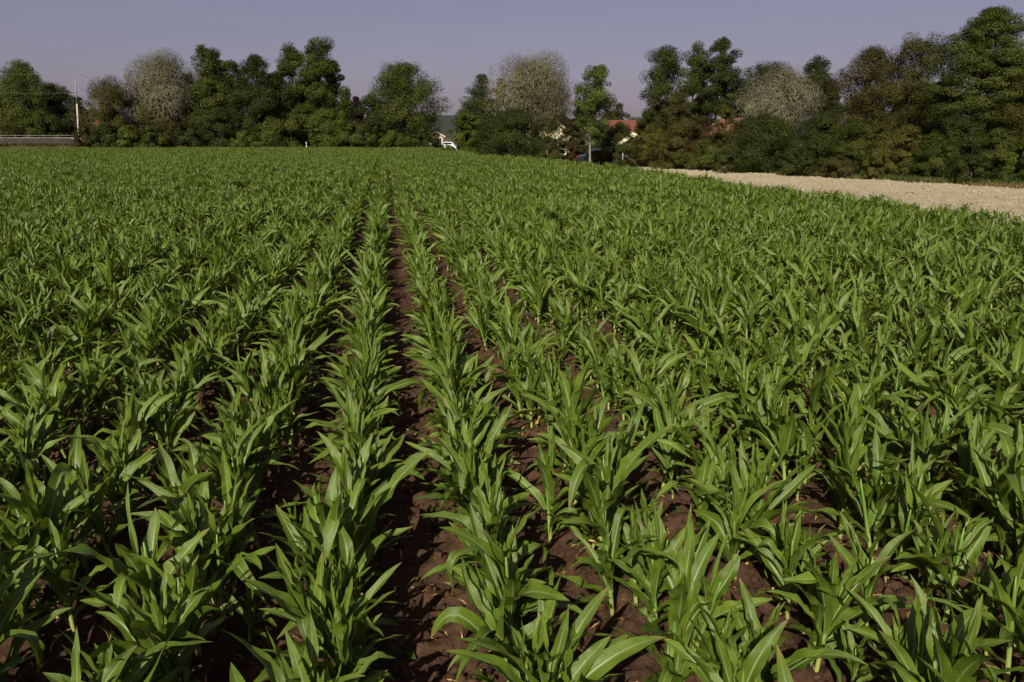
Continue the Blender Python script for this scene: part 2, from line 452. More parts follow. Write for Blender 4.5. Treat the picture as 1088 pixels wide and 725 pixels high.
NPROTO = 30
protos = []
for k in range(NPROTO):
    S, top, lean = plant_spec(k)
    leaves = []
    for s in S:
        V, F_, UV = blade(seg=14, cross=7, **s)
        leaves.append(mesh_np('leaf', V, F_, [M['leaf']], uv=UV, smooth=True))
    mb = stalk_geo(top, lean); sm = bpy.data.meshes.new('stalk'); sm.from_pydata(mb.V, [], mb.F)
    sm.polygons.foreach_set('use_smooth', np.ones(len(sm.polygons), bool)); sm.materials.append(M['stalk']); sm.update()
    dry = None
    if k % 3 == 0:   # a withered lowest leaf
        s = dict(S[0]); s.update(L=.20, W=.026, e0=R(10), droop=R(80), wav=.006, az=S[0]['az']+1.1, z0=.045, fold0=R(50))
        V, F_, UV = blade(seg=8, cross=5, **s); dry = mesh_np('withered_leaf', V, F_, [M['dry_leaf']], uv=UV, smooth=True)
    protos.append((leaves, sm, dry))

def merged_plant(k, seg, cross, ns):
    S, top, lean = plant_spec(k); Vs = []; Fs = []; Us = []; Ms = []; b = 0
    for s in S:
        V, F_, UV = blade(seg=seg, cross=cross, **s); Vs.append(V); Fs += [tuple(f) for f in F_+b]; Us.append(UV); Ms += [0]*len(F_); b += len(V)
    mb = stalk_geo(top, lean, ns); V = np.array(mb.V); Vs.append(V); Fs += [tuple(i+b for i in f) for f in mb.F]; Us.append(np.zeros((len(V), 2))); Ms += [1]*len(mb.F)
    return np.concatenate(Vs), Fs, np.concatenate(Us), np.array(Ms)

# plant positions: every row, every plant
def field_points():
    P = []; seg = []
    r = np.arange(-230, 40)
    q = np.random.default_rng(5)
    for i in r:
        x = ROW0 + i*ROWS 
        if x > EDGE_X - .1: continue
        y = np.arange(-1.5, 140, .108) + q.uniform(0, .108)
        y = y + q.normal(0, .04, len(y)); xx = x + q.normal(0, np.where(y < 60, .035, .06) if i in (0, 1) else np.where(q.random(len(y)) < .13, .2, .09), len(y))
        keep = q.random(len(y)) > .04
        P.append(np.stack([xx, y, np.full(len(y), i)], -1)[keep])
    P = np.concatenate(P)
    f = P[:, :2] @ FWD; l = P[:, :2] @ RGT
    k = (np.abs(l) < np.maximum(f, 0)*.80 + 3.2) & (f > -1.5) & inside(P, field_poly)
    return P[k]
FP = field_points()
bigv = vnoise(FP[:, 0]*.45, FP[:, 1]*.45, 41)*.6 + vnoise(FP[:, 0]*1.7, FP[:, 1]*1.7, 42)*.4
SCL = .70 + .38*bigv + .04*((FP[:, 2] > 1) | (FP[:, 2] < 0)) + .08*np.clip((9-np.hypot(FP[:, 0], FP[:, 1]))/5, 0, 1)*(FP[:, 2] < 2) + .045*(np.hypot(FP[:, 0], FP[:, 1]) < 7) + np.random.default_rng(6).normal(0, .13, len(FP)); SCL = np.where(np.random.default_rng(66).random(len(FP)) < .05, .62, 1)*np.clip(SCL, .55, 1.2)
GZ = ground_z(FP[:, 0], FP[:, 1])
ROT = np.random.default_rng(7).uniform(0, 2*PI, len(FP))
TILT = np.random.default_rng(8).normal(0, .10, (len(FP), 2))
# the 300 plants that show largest: nearest ones whose leafy part is inside the frame
mid = np.stack([FP[:, 0], FP[:, 1], GZ + .5*SCL], -1); topp = np.stack([FP[:, 0], FP[:, 1], GZ + .8*SCL], -1)
ux, uy, dd = project(mid); tx, ty, td = project(topp)
vis = (dd > .5) & (ux > -25) & (ux < 1113) & ((uy < 745) | ((ty < 718) & (td > .5)))
size = np.where(vis, SCL/np.maximum(dd, .3), 0)
near_ids = np.argsort(-size)[:300]
isnear = np.zeros(len(FP), bool); isnear[near_ids] = True

ORD = ['first', 'second', 'third', 'fourth', 'fifth', 'sixth', 'seventh', 'eighth', 'ninth', 'tenth', 'eleventh', 'twelfth', 'thirteenth', 'fourteenth', 'fifteenth',
       'sixteenth', 'seventeenth', 'eighteenth', 'nineteenth', 'twentieth', 'twenty-first', 'twenty-second', 'twenty-third', 'twenty-fourth', 'twenty-fifth', 'twenty-sixth',
       'twenty-seventh', 'twenty-eighth', 'twenty-ninth', 'thirtieth', 'thirty-first', 'thirty-second', 'thirty-third', 'thirty-fourth', 'thirty-fifth', 'thirty-sixth', 'thirty-seventh', 'thirty-eighth', 'thirty-ninth', 'fortieth']
ROWN = ['', 'second ', 'third ', 'fourth ', 'fifth ', 'sixth ', 'seventh ', 'eighth ', 'ninth ', 'tenth ', 'eleventh ', 'twelfth ']
def place_maize():
    byrow = {}
    for i in near_ids: byrow.setdefault(int(FP[i, 2]), []).append(i)
    for row, ids in sorted(byrow.items()):
        ids.sort(key=lambda i: FP[i, 1])
        side, nth = ('left', -row) if row <= 0 else ('right', row-1)
        for c, i in enumerate(ids):
            s = float(SCL[i]); k = int(hash2(np.array([i]), np.array([row]), 3)[0]*NPROTO) % NPROTO
            look = 'tall' if s > .97 else 'short' if s < .83 else 'mid-sized'
            o = thing('maize_plant', f"{look} maize plant, {ORD[min(c, 39)]} from frame edge in {ROWN[min(nth, 11)]}row {side} of dark central furrow",
                      'maize plant', (FP[i, 0], FP[i, 1], GZ[i]), 0, 'young maize plants growing in rows')
            o.rotation_euler = (TILT[i, 0], TILT[i, 1], ROT[i]); o.scale = (s, s, s)
            leaves, sm, dry = protos[k]
            link('stalk', sm, o)
            for me in leaves: link('leaf', me, o)
            if dry: link('withered_leaf', dry, o)
place_maize()

# the rest of the crop: ONE object, plants set out by geometry nodes on its own points
def maize_field():
    V = []; F_ = []; U = []; Mi = []; var = []; pt = []; b = 0
    def add(v, f, u, m, k):
        nonlocal b
        V.append(v); F_.extend([tuple(i+b for i in q) for q in f]); U.append(u); Mi.append(m); var.append(np.full(len(v), k)); b += len(v)
    NM = 18
    for k in range(NM): add(*merged_plant(k, 9, 5, 6), k)
    NS = 8
    q = np.random.default_rng(17)
    for k in range(NS):                      # far away: pieces of row, four plants each
        vs = []; fs = []; us = []; ms = []; bb = 0
        for j in range(4):
            v, f, u, m = merged_plant((k*5+j*3) % NPROTO, 5, 3, 3)
            a = q.uniform(0, 6.28); s = q.uniform(.85, 1.12); c_, s_ = math.cos(a), math.sin(a)
            v = v*s; v = np.stack([v[:, 0]*c_-v[:, 1]*s_ + q.normal(0, .10), v[:, 0]*s_+v[:, 1]*c_ + (j-1.5)*.108 + q.normal(0, .02), v[:, 2]], -1)
            vs.append(v); fs += [tuple(i+bb for i in g_) for g_ in f]; us.append(u); ms.append(m); bb += len(v)
        add(np.concatenate(vs), fs, np.concatenate(us), np.concatenate(ms), NM+k)
    nV = b
    dist = np.hypot(FP[:, 0], FP[:, 1]); rest = ~isnear
    a = np.where(rest & (dist < 24))[0]
    pa = np.stack([FP[a, 0], FP[a, 1], GZ[a]], -1); ra = np.stack([TILT[a, 0], TILT[a, 1], ROT[a]], -1); va = np.random.default_rng(3).integers(0, NM, len(a)); sa = SCL[a]
    # row pieces
    far = np.where(rest & (dist >= 24))[0]
    key = FP[far, 2]*100000 + np.floor(FP[far, 1]/.432); _, first, cnt = np.unique(key, return_index=True, return_counts=True)
    c = far[first]; pc = np.stack([ROW0 + FP[c, 2]*ROWS, (np.floor(FP[c, 1]/.432)+.5)*.432, GZ[c]*0], -1)
    q2 = np.random.default_rng(4)
    rc = np.stack([0*c, 0*c, np.where(q2.random(len(c)) > .5, PI, 0) + q2.normal(0, .05, len(c))], -1); vc = q2.integers(NM, NM+NS, len(c)); sc = SCL[c]
    print('plants', len(a), 'row pieces', len(c))
    P = np.concatenate([pa, pc]); RR = np.concatenate([ra, rc]); VV = np.concatenate([va, vc]); SS = np.concatenate([sa, sc])
    allV = np.concatenate(V + [P]); n2 = len(P)
    me = mesh_np('maize_field', allV, F_, [M['leaf'], M['stalk']], uv=np.concatenate(U + [np.zeros((n2, 2))]), smooth=True, matidx=np.concatenate(Mi),
        attrs={'variant': ('INT', np.concatenate(var + [VV]).astype(np.int32)), 'spot': ('INT', np.concatenate([np.zeros(nV), np.ones(n2)]).astype(np.int32)),
               'turn': ('FLOAT_VECTOR', np.concatenate([np.zeros((nV, 3)), RR]).astype(np.float32)), 'size': ('FLOAT', np.concatenate([np.ones(nV), SS]).astype(np.float32))})
    o = tag(link('maize_field', me), 'rows of young maize filling the rest of the field to the tree line', 'maize crop', None, 'stuff')
    ng = bpy.data.node_groups.new('set_out_plants', 'GeometryNodeTree')
    ng.interface.new_socket('Geometry', in_out='INPUT', socket_type='NodeSocketGeometry'); ng.interface.new_socket('Geometry', in_out='OUTPUT', socket_type='NodeSocketGeometry')
    gi = ng.nodes.new('NodeGroupInput'); go = ng.nodes.new('NodeGroupOutput'); L = ng.links.new
    def attr(nm, ty):
        x = ng.nodes.new('GeometryNodeInputNamedAttribute'); x.data_type = ty; x.inputs['Name'].default_value = nm; return x.outputs['Attribute']
    def cmp(s, v):
        x = ng.nodes.new('FunctionNodeCompare'); x.data_type = 'INT'; x.operation = 'EQUAL'
        ins = [i for i in x.inputs if i.type == 'INT' and i.enabled]
        L(s, ins[0]); ins[1].default_value = v; return x.outputs['Result']
    av, asp, at_, asz = attr('variant', 'INT'), attr('spot', 'INT'), attr('turn', 'FLOAT_VECTOR'), attr('size', 'FLOAT')
    sg = ng.nodes.new('GeometryNodeSeparateGeometry'); sg.domain = 'POINT'; L(gi.outputs[0], sg.inputs[0]); L(cmp(asp, 1), sg.inputs[1])
    er = ng.nodes.new('FunctionNodeEulerToRotation'); L(at_, er.inputs[0])
    jn = ng.nodes.new('GeometryNodeJoinGeometry')
    for k in range(NM+NS):
        s2 = ng.nodes.new('GeometryNodeSeparateGeometry'); s2.domain = 'POINT'; e = cmp(av, k); L(sg.outputs[1], s2.inputs[0]); L(e, s2.inputs[1])
        ip = ng.nodes.new('GeometryNodeInstanceOnPoints'); L(sg.outputs[0], ip.inputs['Points']); L(e, ip.inputs['Selection']); L(s2.outputs[0], ip.inputs['Instance'])
        L(er.outputs[0], ip.inputs['Rotation']); L(asz, ip.inputs['Scale']); L(ip.outputs[0], jn.inputs[0])
    L(jn.outputs[0], go.inputs[0])
    md = o.modifiers.new('plants', 'NODES'); md.node_group = ng
maize_field()

# loose clods and crumbs on the near soil
def clods():
    q = np.random.default_rng(23)
    t = (1+5**.5)/2
    iv = np.array([(-1,t,0),(1,t,0),(-1,-t,0),(1,-t,0),(0,-1,t),(0,1,t),(0,-1,-t),(0,1,-t),(t,0,-1),(t,0,1),(-t,0,-1),(-t,0,1)], float); iv /= np.linalg.norm(iv[0])
    itf = np.array([(0,11,5),(0,5,1),(0,1,7),(0,7,10),(0,10,11),(1,5,9),(5,11,4),(11,10,2),(10,7,6),(7,1,8),(3,9,4),(3,4,2),(3,2,6),(3,6,8),(3,8,9),(4,9,5),(2,4,11),(6,2,10),(8,6,7),(9,8,1)])
    n = 8000
    D = 1.6 + 8*q.random(n)**1.3; px = q.uniform(-80, 1170, n)
    p = RGT*(((px-544)/FPX*D)[:, None]) + FWD*D[:, None]
    s = .005 + .026*q.random(n)**3
    z = ground_z(p[:, 0], p[:, 1]) + s*.25
    V = iv[None]*(1+q.normal(0, .32, (n, 12, 1)))*s[:, None, None]*q.uniform(.7, 1.3, (n, 1, 3))
    V = V + np.concatenate([p, z[:, None]], 1)[:, None]
    FF = itf[None] + (np.arange(n)*12)[:, None, None]
    return mesh_np('soil_clods', V.reshape(-1, 3), FF.reshape(-1, 3), [M['soil']])
tag(link('soil_clods', clods()), 'loose reddish soil clods and crumbs lying between the maize rows', 'soil clods', None, 'stuff')

# ------------------------------------------------------------------ leaf cards for trees, hedges, verge
def cards(Pc, Nn, size, asp, seed, along=None):
    """bent rhombus leaves: 2 tris each as one quad with a fold"""
    q = np.random.default_rng(seed); n = len(Pc)
    Nn = Nn/np.linalg.norm(Nn, axis=1)[:, None]
    a = q.normal(size=(n, 3)) if along is None else along + q.normal(0, .25, (n, 3))
    a -= Nn*np.sum(a*Nn, 1)[:, None]; a /= np.linalg.norm(a, axis=1)[:, None]+1e-9
    b = np.cross(Nn, a)
    s = size*q.uniform(.65, 1.35, n)
    l = a*(s/2)[:, None]; w_ = b*(s*asp/2)[:, None]; bend = Nn*(s*.12)[:, None]
    V = np.stack([Pc-l-bend, Pc+w_, Pc+l-bend, Pc-w_], 1).reshape(-1, 3)
    return V, np.arange(4*n).reshape(-1, 4)
def prof(kind, s):
    if kind == 'round': return np.sqrt(np.clip(1-(2*s-1)**2, 0, 1))**.8*1.0
    if kind == 'dome': return np.clip(1-s**2.2, 0, 1)**.55*(.82+.18*np.clip(s*4, 0, 1))
    if kind == 'column': return np.clip(np.sin(PI*np.clip(s*.86+.12, 0, 1)), 0, 1)**.55
    if kind == 'cone': return np.clip(1-s, 0, 1)**.8*(.9+.1*np.clip(s*8, 0, 1))
    if kind == 'egg': return np.clip(np.sin(PI*np.clip(s**.8*.93+.06, 0, 1)), 0, 1)**.7
    if kind == 'broad': return np.clip(np.sin(PI*np.clip(s*.80+.15, 0, 1)), 0, 1)**.6
def vegetation(name, label, cat, px, top, hw, D, shape, leaf, seed, base=None, group=None, dens=1.0, droop=False, clump=.20, bark='bark', lobes=0, leafpx=1.0, trunk_r=None, lean=0.0, flat=.8):
    q = np.random.default_rng(seed)
    gx_, gy_ = foot(px, D); zt = at(px, top, D)[2]; mpp = D/FPX*1.02
    Rr = hw*mpp; zb = .15 if base is None else max(.15, at(px, base, D)[2]); H = zt-zb
    area_px = 2*hw*(H/mpp)*.8
    ls = leafpx*mpp*1.35
    # clump centres
    nc = int(np.clip(area_px/18*(.20/clump)**1.5, 60, 460))
    s = q.random(nc)**.9; th = q.uniform(0, 2*PI, nc); ru = q.random(nc)**.5
    lob = 1 + (.3 if droop else .22)*np.sin(th*3+q.uniform(0, 6)+s*5) + .14*np.sin(th*5+q.uniform(0, 6)-s*9)
    rad = prof(shape, s)*Rr*ru*lob*.88
    if lobes:                                   # crown split into separate heads
        k = q.integers(0, lobes, nc); off = q.uniform(-.55, .55, (lobes, 2))*Rr; hh = q.uniform(.72, 1.0, lobes); hh[0] = 1; rf = .62
        cx = off[k, 0] + rad*rf*np.cos(th); cyy = off[k, 1] + rad*rf*np.sin(th); cz = zb + H*.95*s*hh[k]
    else:
        cx = rad*np.cos(th); cyy = rad*np.sin(th); cz = zb + H*.96*s
    cx = cx + lean*(cz-zb)
    Cc = np.stack([cx, cyy, cz], -1)
    rc = clump*1.2*min(Rr, H*.8)*(.42 + 1.15*q.random(nc)**1.3)*(.6+.4*prof(shape, np.clip(s, 0, 1)))
    rc = np.maximum(rc, 3.0*mpp)
    tw = q.random(nc) < .2; grow = np.where(tw, q.uniform(1.04, 1.22, nc), 1.0)[:, None]     # loose twigs beyond the main outline
    Cc[:, :2] *= grow; rc = np.where(tw, rc*q.uniform(.5, .8, nc), rc)
    n = int((area_px+150)*(10 if droop else 10.5)*dens)
    pk = rc**2*np.where(tw, .7, 1); pk /= pk.sum(); k = q.choice(nc, n, p=pk)
    d = q.normal(size=(n, 3)); d /= np.linalg.norm(d, axis=1)[:, None]
    r = (.72 + .28*q.random(n)) if droop else q.random(n)**.30
    off = d*r[:, None]*rc[k][:, None]
    if shape == 'cone': off[:, 2] *= .45
    elif not droop: off[:, 2] *= flat
    if droop: off[:, 2] = off[:, 2]*1.15 - rc[k]*.25*q.random(n)
    P = Cc[k] + off
    cen = np.array([lean*H*.5, 0, zb+H*.4]); outw = P-cen; outw /= np.linalg.norm(outw, axis=1)[:, None]
    Nn = d*.75 + outw*.55 + np.array([0, 0, .35]) + q.normal(0, .13 if droop else .38, (n, 3))
    al = None; asp = .62
    if droop: al = np.tile(np.array([0, 0, -1.0]), (n, 1))*q.uniform(.2, 1, (n, 1)) + outw*.75*q.random((n, 1)); asp = .17; ls *= 2.2
    if shape == 'cone' : al = outw*np.array([1, 1, .0]) + np.array([0, 0, -.35]); asp = .42
    P[:, 2] = np.maximum(P[:, 2], .12)
    V, FF = cards(P, Nn, ls, asp, seed+1, al)
    tint = np.clip(.45 + q.normal(0, .2, nc)[k] + q.normal(0, .1 if droop else .18, n), 0, 1)
    o = thing(name, label, cat, (gx_, gy_, .05), 0, group)
    me = mesh_np('crown', V, FF, [FOL[leaf]], attrs={'tint': ('FLOAT', np.repeat(tint, 4).astype(np.float32))})
    link('crown', me, o)
    # trunk with limbs reaching into the crown
    mb = MB(); tr = trunk_r or max(.05, .035*(zt)**.9*.55)
    ht = zb + H*(.6 if shape != 'dome' else .55)
    bend = q.normal(0, .03, 2)*ht
    ax = lambda z: np.array([lean*max(0, z-zb) + bend[0]*math.sin(PI*z/max(ht, .1))*.6, bend[1]*math.sin(PI*z/max(ht, .1))*.6, z])
    zs = np.linspace(-.1, ht, 8); mb.tube([ax(z) for z in zs], [tr*(1.35 if i == 0 else 1-.78*i/7) for i in range(8)], 8)
    for i in q.choice(nc, min(nc, 12), replace=False):
        z0 = zb + (Cc[i, 2]-zb)*.55 if zb > .5 else Cc[i, 2]*.4
        z0 = min(max(z0, .2), ht*.95); p0 = ax(z0); p2 = Cc[i]; p1 = (p0+p2)/2 + np.array([0, 0, .06*H])
        r0 = tr*.42*(1-.6*z0/max(ht, .1)); mb.tube([p0, p1, p2], [r0, r0*.6, r0*.2], 5)
    mb.build('trunk', M[bark], o, smooth=True)
    return o

G1 = 'trees of the far tree line'; G2 = 'shrubs under the far tree line'; G3 = 'trees behind the right hand hedge'; G4 = 'hedge shrubs beside the pale strip'
veg = vegetation
# --- far left, behind the road
veg('tree', 'dark broad tree cut by the left edge of the view', 'tree', -14, 83, 32, 168, 'broad', 'deep', 101, None, G1)
veg('tree', 'tall irregular green tree left of the utility pole', 'tree', 37, 65, 36, 160, 'egg', 'mid', 102, 150, G1, clump=.22)
veg('tree', 'dark tree close behind the utility pole, right flank of tall green tree', 'tree', 68, 90, 28, 164, 'broad', 'deep', 103, None, G1)
veg('shrub', 'olive bush before the tall tree at the left edge of the view', 'shrub', 12, 108, 30, 157, 'dome', 'olive', 104, None, G2)
veg('shrub', 'green bush standing behind the guard rail left of the utility pole', 'shrub', 50, 116, 26, 156, 'dome', 'mid', 105, None, G2)
veg('conifer', 'low dark conifer sloping down right of the utility pole', 'conifer', 90, 102, 21, 166, 'cone', 'dark_needle', 106, None, G1)
veg('shrub', 'brown green shrub at the foot of the utility pole', 'shrub', 92, 134, 12, 143, 'dome', 'brown', 107, None, G2)
veg('shrub', 'dark low shrub below the far red roof on the left', 'shrub', 110, 138, 16, 141, 'dome', 'deep', 108, None, G2)
# --- left tree line
veg('willow_tree', 'rounded olive brown willow right of the far left red roof', 'tree', 127, 84, 28, 148, 'round', 'olive', 111, 152, G1, droop=True, clump=.27)
veg('willow_tree', 'silvery grey willow with pale top in the left tree line', 'tree', 184, 59, 37, 152, 'broad', 'silver', 112, 140, G1, droop=True, clump=.28)
veg('shrub', 'grey green lower growth beneath the silvery left willow', 'shrub', 180, 96, 30, 149, 'dome', 'olive', 113, None, G2)
veg('tree', 'tall pointed green tree just right of the silvery left willow', 'tree', 231, 44, 29, 151, 'egg', 'mid', 114, 140, G1, lobes=2, clump=.22)
veg('tree', 'half hidden green tree on the right shoulder of the tall pointed tree', 'tree', 250, 63, 22, 153, 'broad', 'mid', 115, 140, G1)
veg('tree', 'dense dark green tree with drooping layers in the left tree line', 'tree', 279, 57, 34, 148, 'egg', 'deep', 116, None, G1, clump=.17)
veg('tree', 'slim leafy tree with open crown left of the tallest left tree', 'tree', 317, 47, 25, 153, 'egg', 'mid', 117, 142, G1, clump=.24)
veg('poplar_tree', 'tallest tree of the left tree line, a ragged upright poplar', 'tree', 343, 37, 21, 150, 'column', 'mid', 118, 130, G1, clump=.3)
veg('tree', 'lower green tree clinging to right side of the ragged poplar', 'tree', 358, 64, 16, 151, 'egg', 'mid', 119, 140, G1, clump=.28)
veg('shrub', 'dark purple copper leaved shrub left of the big round tree', 'shrub', 381, 102, 12, 147, 'dome', 'copper', 120, None, G2)
veg('tree', 'big round headed tree standing left of the car in the gap', 'tree', 433, 66, 38, 141, 'round', 'mid', 121, 152, G1, clump=.18)
for a in [(118, 131, 18, 142, 'deep', 'dark shrub under the rounded olive brown willow'), (138, 134, 15, 141, 'fresh', 'small bright green shrub below the rounded olive brown willow'),
          (165, 134, 15, 140, 'mid', 'rounded green shrub between the two left willows'), (203, 138, 19, 139, 'deep', 'low dark shrub below the silvery left willow'),
          (238, 116, 28, 143, 'deep', 'dark tall shrub below the tall pointed green tree'), (262, 140, 18, 138, 'fresh', 'low bright shrub before the dense dark layered tree'),
          (292, 126, 26, 139, 'mid', 'broad green shrub at foot of the dense dark layered tree'), (326, 112, 24, 142, 'mid', 'green tall shrub under the slim leafy open tree'),
          (350, 118, 26, 139, 'fresh', 'light green shrub under the tallest ragged poplar'), (378, 132, 28, 137, 'mid', 'wide low shrub in front of the copper leaved shrub'),
          (402, 122, 22, 140, 'deep', 'dark shrub at left foot of the big round tree'), (418, 139, 26, 136, 'fresh', 'low light shrub in front of the big round tree'),
          (453, 131, 17, 137, 'deep', 'very dark bush left beside the car in the gap'), (215, 96, 22, 151, 'deep', 'dark foliage between silvery willow and tall pointed tree'),
          (300, 74, 26, 154, 'deep', 'dark tree behind the dense layered tree and slim tree')]:
    veg('shrub', a[5], 'shrub', a[0], a[1], a[2], a[3], 'dome', a[4], 130+a[0], None, G2, clump=.22)
# --- centre
veg('conifer', 'pointed light green spruce right of the gap with the car', 'conifer', 513, 77, 34, 112, 'cone', 'needle', 201, None, G3, clump=.26)
veg('conifer', 'smaller second spruce top leaning against the pale round willow', 'conifer', 533, 81, 22, 114, 'cone', 'needle', 202, None, G3, clump=.26)
veg('shrub', 'light green leafy shrub right beside the car in the gap', 'shrub', 494, 117, 20, 104, 'dome', 'fresh', 203, None, G4, clump=.22)
veg('willow_tree', 'pale beige round headed willow rising above the dark bush', 'tree', 570, 64, 41, 100, 'round', 'pale', 204, 132, G3, droop=True, clump=.27)
veg('tree', 'dark tree beneath the pale round willow', 'tree', 566, 106, 20, 101, 'dome', 'deep', 205, None, G3)
veg('shrub', 'large dark rounded bush at crop edge under the pale willow', 'shrub', 545, 117, 46, 84, 'dome', 'deep', 206, None, G4, clump=.17)
veg('shrub', 'low dark bush stepping down to the right of the large rounded bush', 'shrub', 584, 146, 22, 74, 'dome', 'deep', 207, None, G4)
veg('shrub', 'small orange brown bush left of the slim young poplar', 'shrub', 609, 150, 8, 72, 'dome', 'rust', 208, None, G4)
veg('shrub', 'rust leaved shrub against the white house wall', 'shrub', 603, 128, 7, 88, 'egg', 'rust', 209, None, G4)
veg('shrub', 'dark ivy green bush between white house and young poplar', 'shrub', 614, 112, 11, 92, 'egg', 'deep', 210, None, G4)
veg('poplar_tree', 'slim young poplar on a thin bare stem at the crop edge', 'tree', 627, 69, 20, 57, 'column', 'fresh', 211, 145, G3, clump=.26, bark='pale_bark', trunk_r=.09, lean=.09, dens=.9)
veg('shrub', 'dark bush between the young poplar and the orange roofed house', 'shrub', 640, 133, 20, 80, 'dome', 'deep', 214, None, G4)
veg('shrub', 'low brown bush hiding most of the blue car', 'shrub', 634, 161, 17, 61, 'dome', 'brown', 215, None, G4)
veg('shrub', 'olive bush in front of the house with the white chimney', 'shrub', 792, 117, 22, 74, 'dome', 'olive', 216, None, G4)
veg('tree', 'dark distant tree behind the orange red roof', 'tree', 656, 111, 22, 190, 'dome', 'deep', 212, None, G3)
veg('shrub', 'dark tangled bush with white wall glinting through, right of young poplar', 'shrub', 658, 131, 22, 60, 'dome', 'deep', 213, None, G4, dens=.75)
# --- right
veg('aspen_tree', 'airy two headed aspen above the brown shrubs', 'tree', 700, 49, 29, 90, 'egg', 'deep', 221, 116, G3, clump=.26, dens=.7, trunk_r=.12)
veg('tree', 'narrow ragged tree left of the dark column shaped tree', 'tree', 734, 46, 14, 95, 'column', 'mid', 222, 118, G3, clump=.36, dens=.85)
veg('tree', 'tall dark column shaped tree in the middle of the right group', 'tree', 759, 38, 24, 92, 'egg', 'deep', 223, 120, G3, clump=.2)
veg('tree', 'wide dark tree behind the silvery cone shaped willow', 'tree', 806, 65, 40, 96, 'broad', 'deep', 224, None, G3, clump=.2)
veg('tree', 'dark tree rising right of the silvery cone shaped willow', 'tree', 858, 57, 27, 94, 'broad', 'deep', 225, 120, G3, lobes=2, clump=.24)
veg('willow_tree', 'silvery grey cone shaped willow behind the clipped hedge', 'tree', 824, 74, 41, 70, 'dome', 'silver', 226, 138, G3, droop=True, clump=.22)
veg('shrub', 'tall brown olive bush below the airy aspen', 'shrub', 716, 98, 26, 73, 'dome', 'olive', 227, None, G4)
veg('shrub', 'olive yellow bush right of the tangled dark bush', 'shrub', 690, 134, 22, 62, 'dome', 'yellow', 228, None, G4)
veg('shrub', 'rust tinged shrub left of the clipped dark hedge', 'shrub', 744, 124, 24, 66, 'dome', 'rust', 229, None, G4)
veg('shrub', 'yellow olive shrub below the tall dark column tree', 'shrub', 768, 112, 17, 68, 'dome', 'yellow', 230, None, G4)
veg('shrub', 'green brown bush at the left end of the pale strip', 'shrub', 716, 146, 26, 58, 'dome', 'olive', 231, None, G4)
veg('shrub', 'dark low bush before the rust tinged shrub', 'shrub', 748, 149, 22, 56, 'dome', 'mid', 232, None, G4)
veg('hedge_bush', 'big dark hedge bush in front of the silvery cone willow', 'shrub', 808, 122, 48, 53, 'dome', 'deep', 233, None, G4, clump=.15)
veg('hedge_bush', 'dark hedge bush at right foot of the silvery cone willow', 'shrub', 868, 120, 30, 52, 'dome', 'deep', 234, None, G4)
veg('tree', 'sparse brownish tree left of the tallest right tree', 'tree', 912, 52, 34, 62, 'egg', 'brown', 235, 120, G3, clump=.24, dens=.75)
veg('tree', 'leafy green tree leaning against the tallest right tree', 'tree', 958, 37, 32, 60, 'broad', 'olive', 236, 130, G3, clump=.22, dens=.9)
veg('tree', 'tallest tree on the right with layered spreading boughs', 'tree', 1030, 6, 56, 54, 'egg', 'mid', 237, 140, G3, clump=.17, flat=.45, leafpx=1.15)
veg('tree', 'green tree cut by the right edge of the view', 'tree', 1092, 62, 38, 51, 'broad', 'olive', 238, 150, G3, clump=.22)
veg('tree', 'shadowy tree filling the gap behind the tallest right tree', 'tree', 985, 90, 38, 66, 'dome', 'deep', 239, None, G3, clump=.2)
for a in [(902, 130, 26, 49, 'mid', 'green bush under the sparse brownish tree'), (928, 118, 26, 52, 'olive', 'olive bush below the leafy leaning tree'),
          (926, 160, 11, 44, 'yellow', 'small yellow leaved bush at the edge of the pale strip'), (957, 134, 26, 47, 'yellow', 'yellowing bush in the middle of the right hedge'),
          (985, 142, 22, 45, 'mid', 'mid green bush right of the yellowing bush'), (1014, 124, 32, 46, 'deep', 'large dark bush under the tallest right tree'),
          (1052, 138, 28, 42, 'mid', 'green bush with layered twigs near the right edge'), (1085, 142, 22, 41, 'fresh', 'light green bush cut by the right edge of the view'),
          (845, 158, 26, 48, 'deep', 'low dark bush at the strip before the hedge'), (780, 160, 24, 52, 'deep', 'low dark bush at left foot of the big hedge'),
          (888, 166, 22, 46, 'brown', 'low brownish bush below the green bush'), (1030, 166, 24, 41, 'deep', 'low dark bush beneath the large dark bush'), 
          (1130, 120, 40, 42, 'mid', 'green bush just beyond the right edge of the view')]:
    veg('shrub', a[5], 'shrub', a[0], a[1], a[2], a[3], 'dome', a[4], 330+a[0], None, G4, clump=.2)

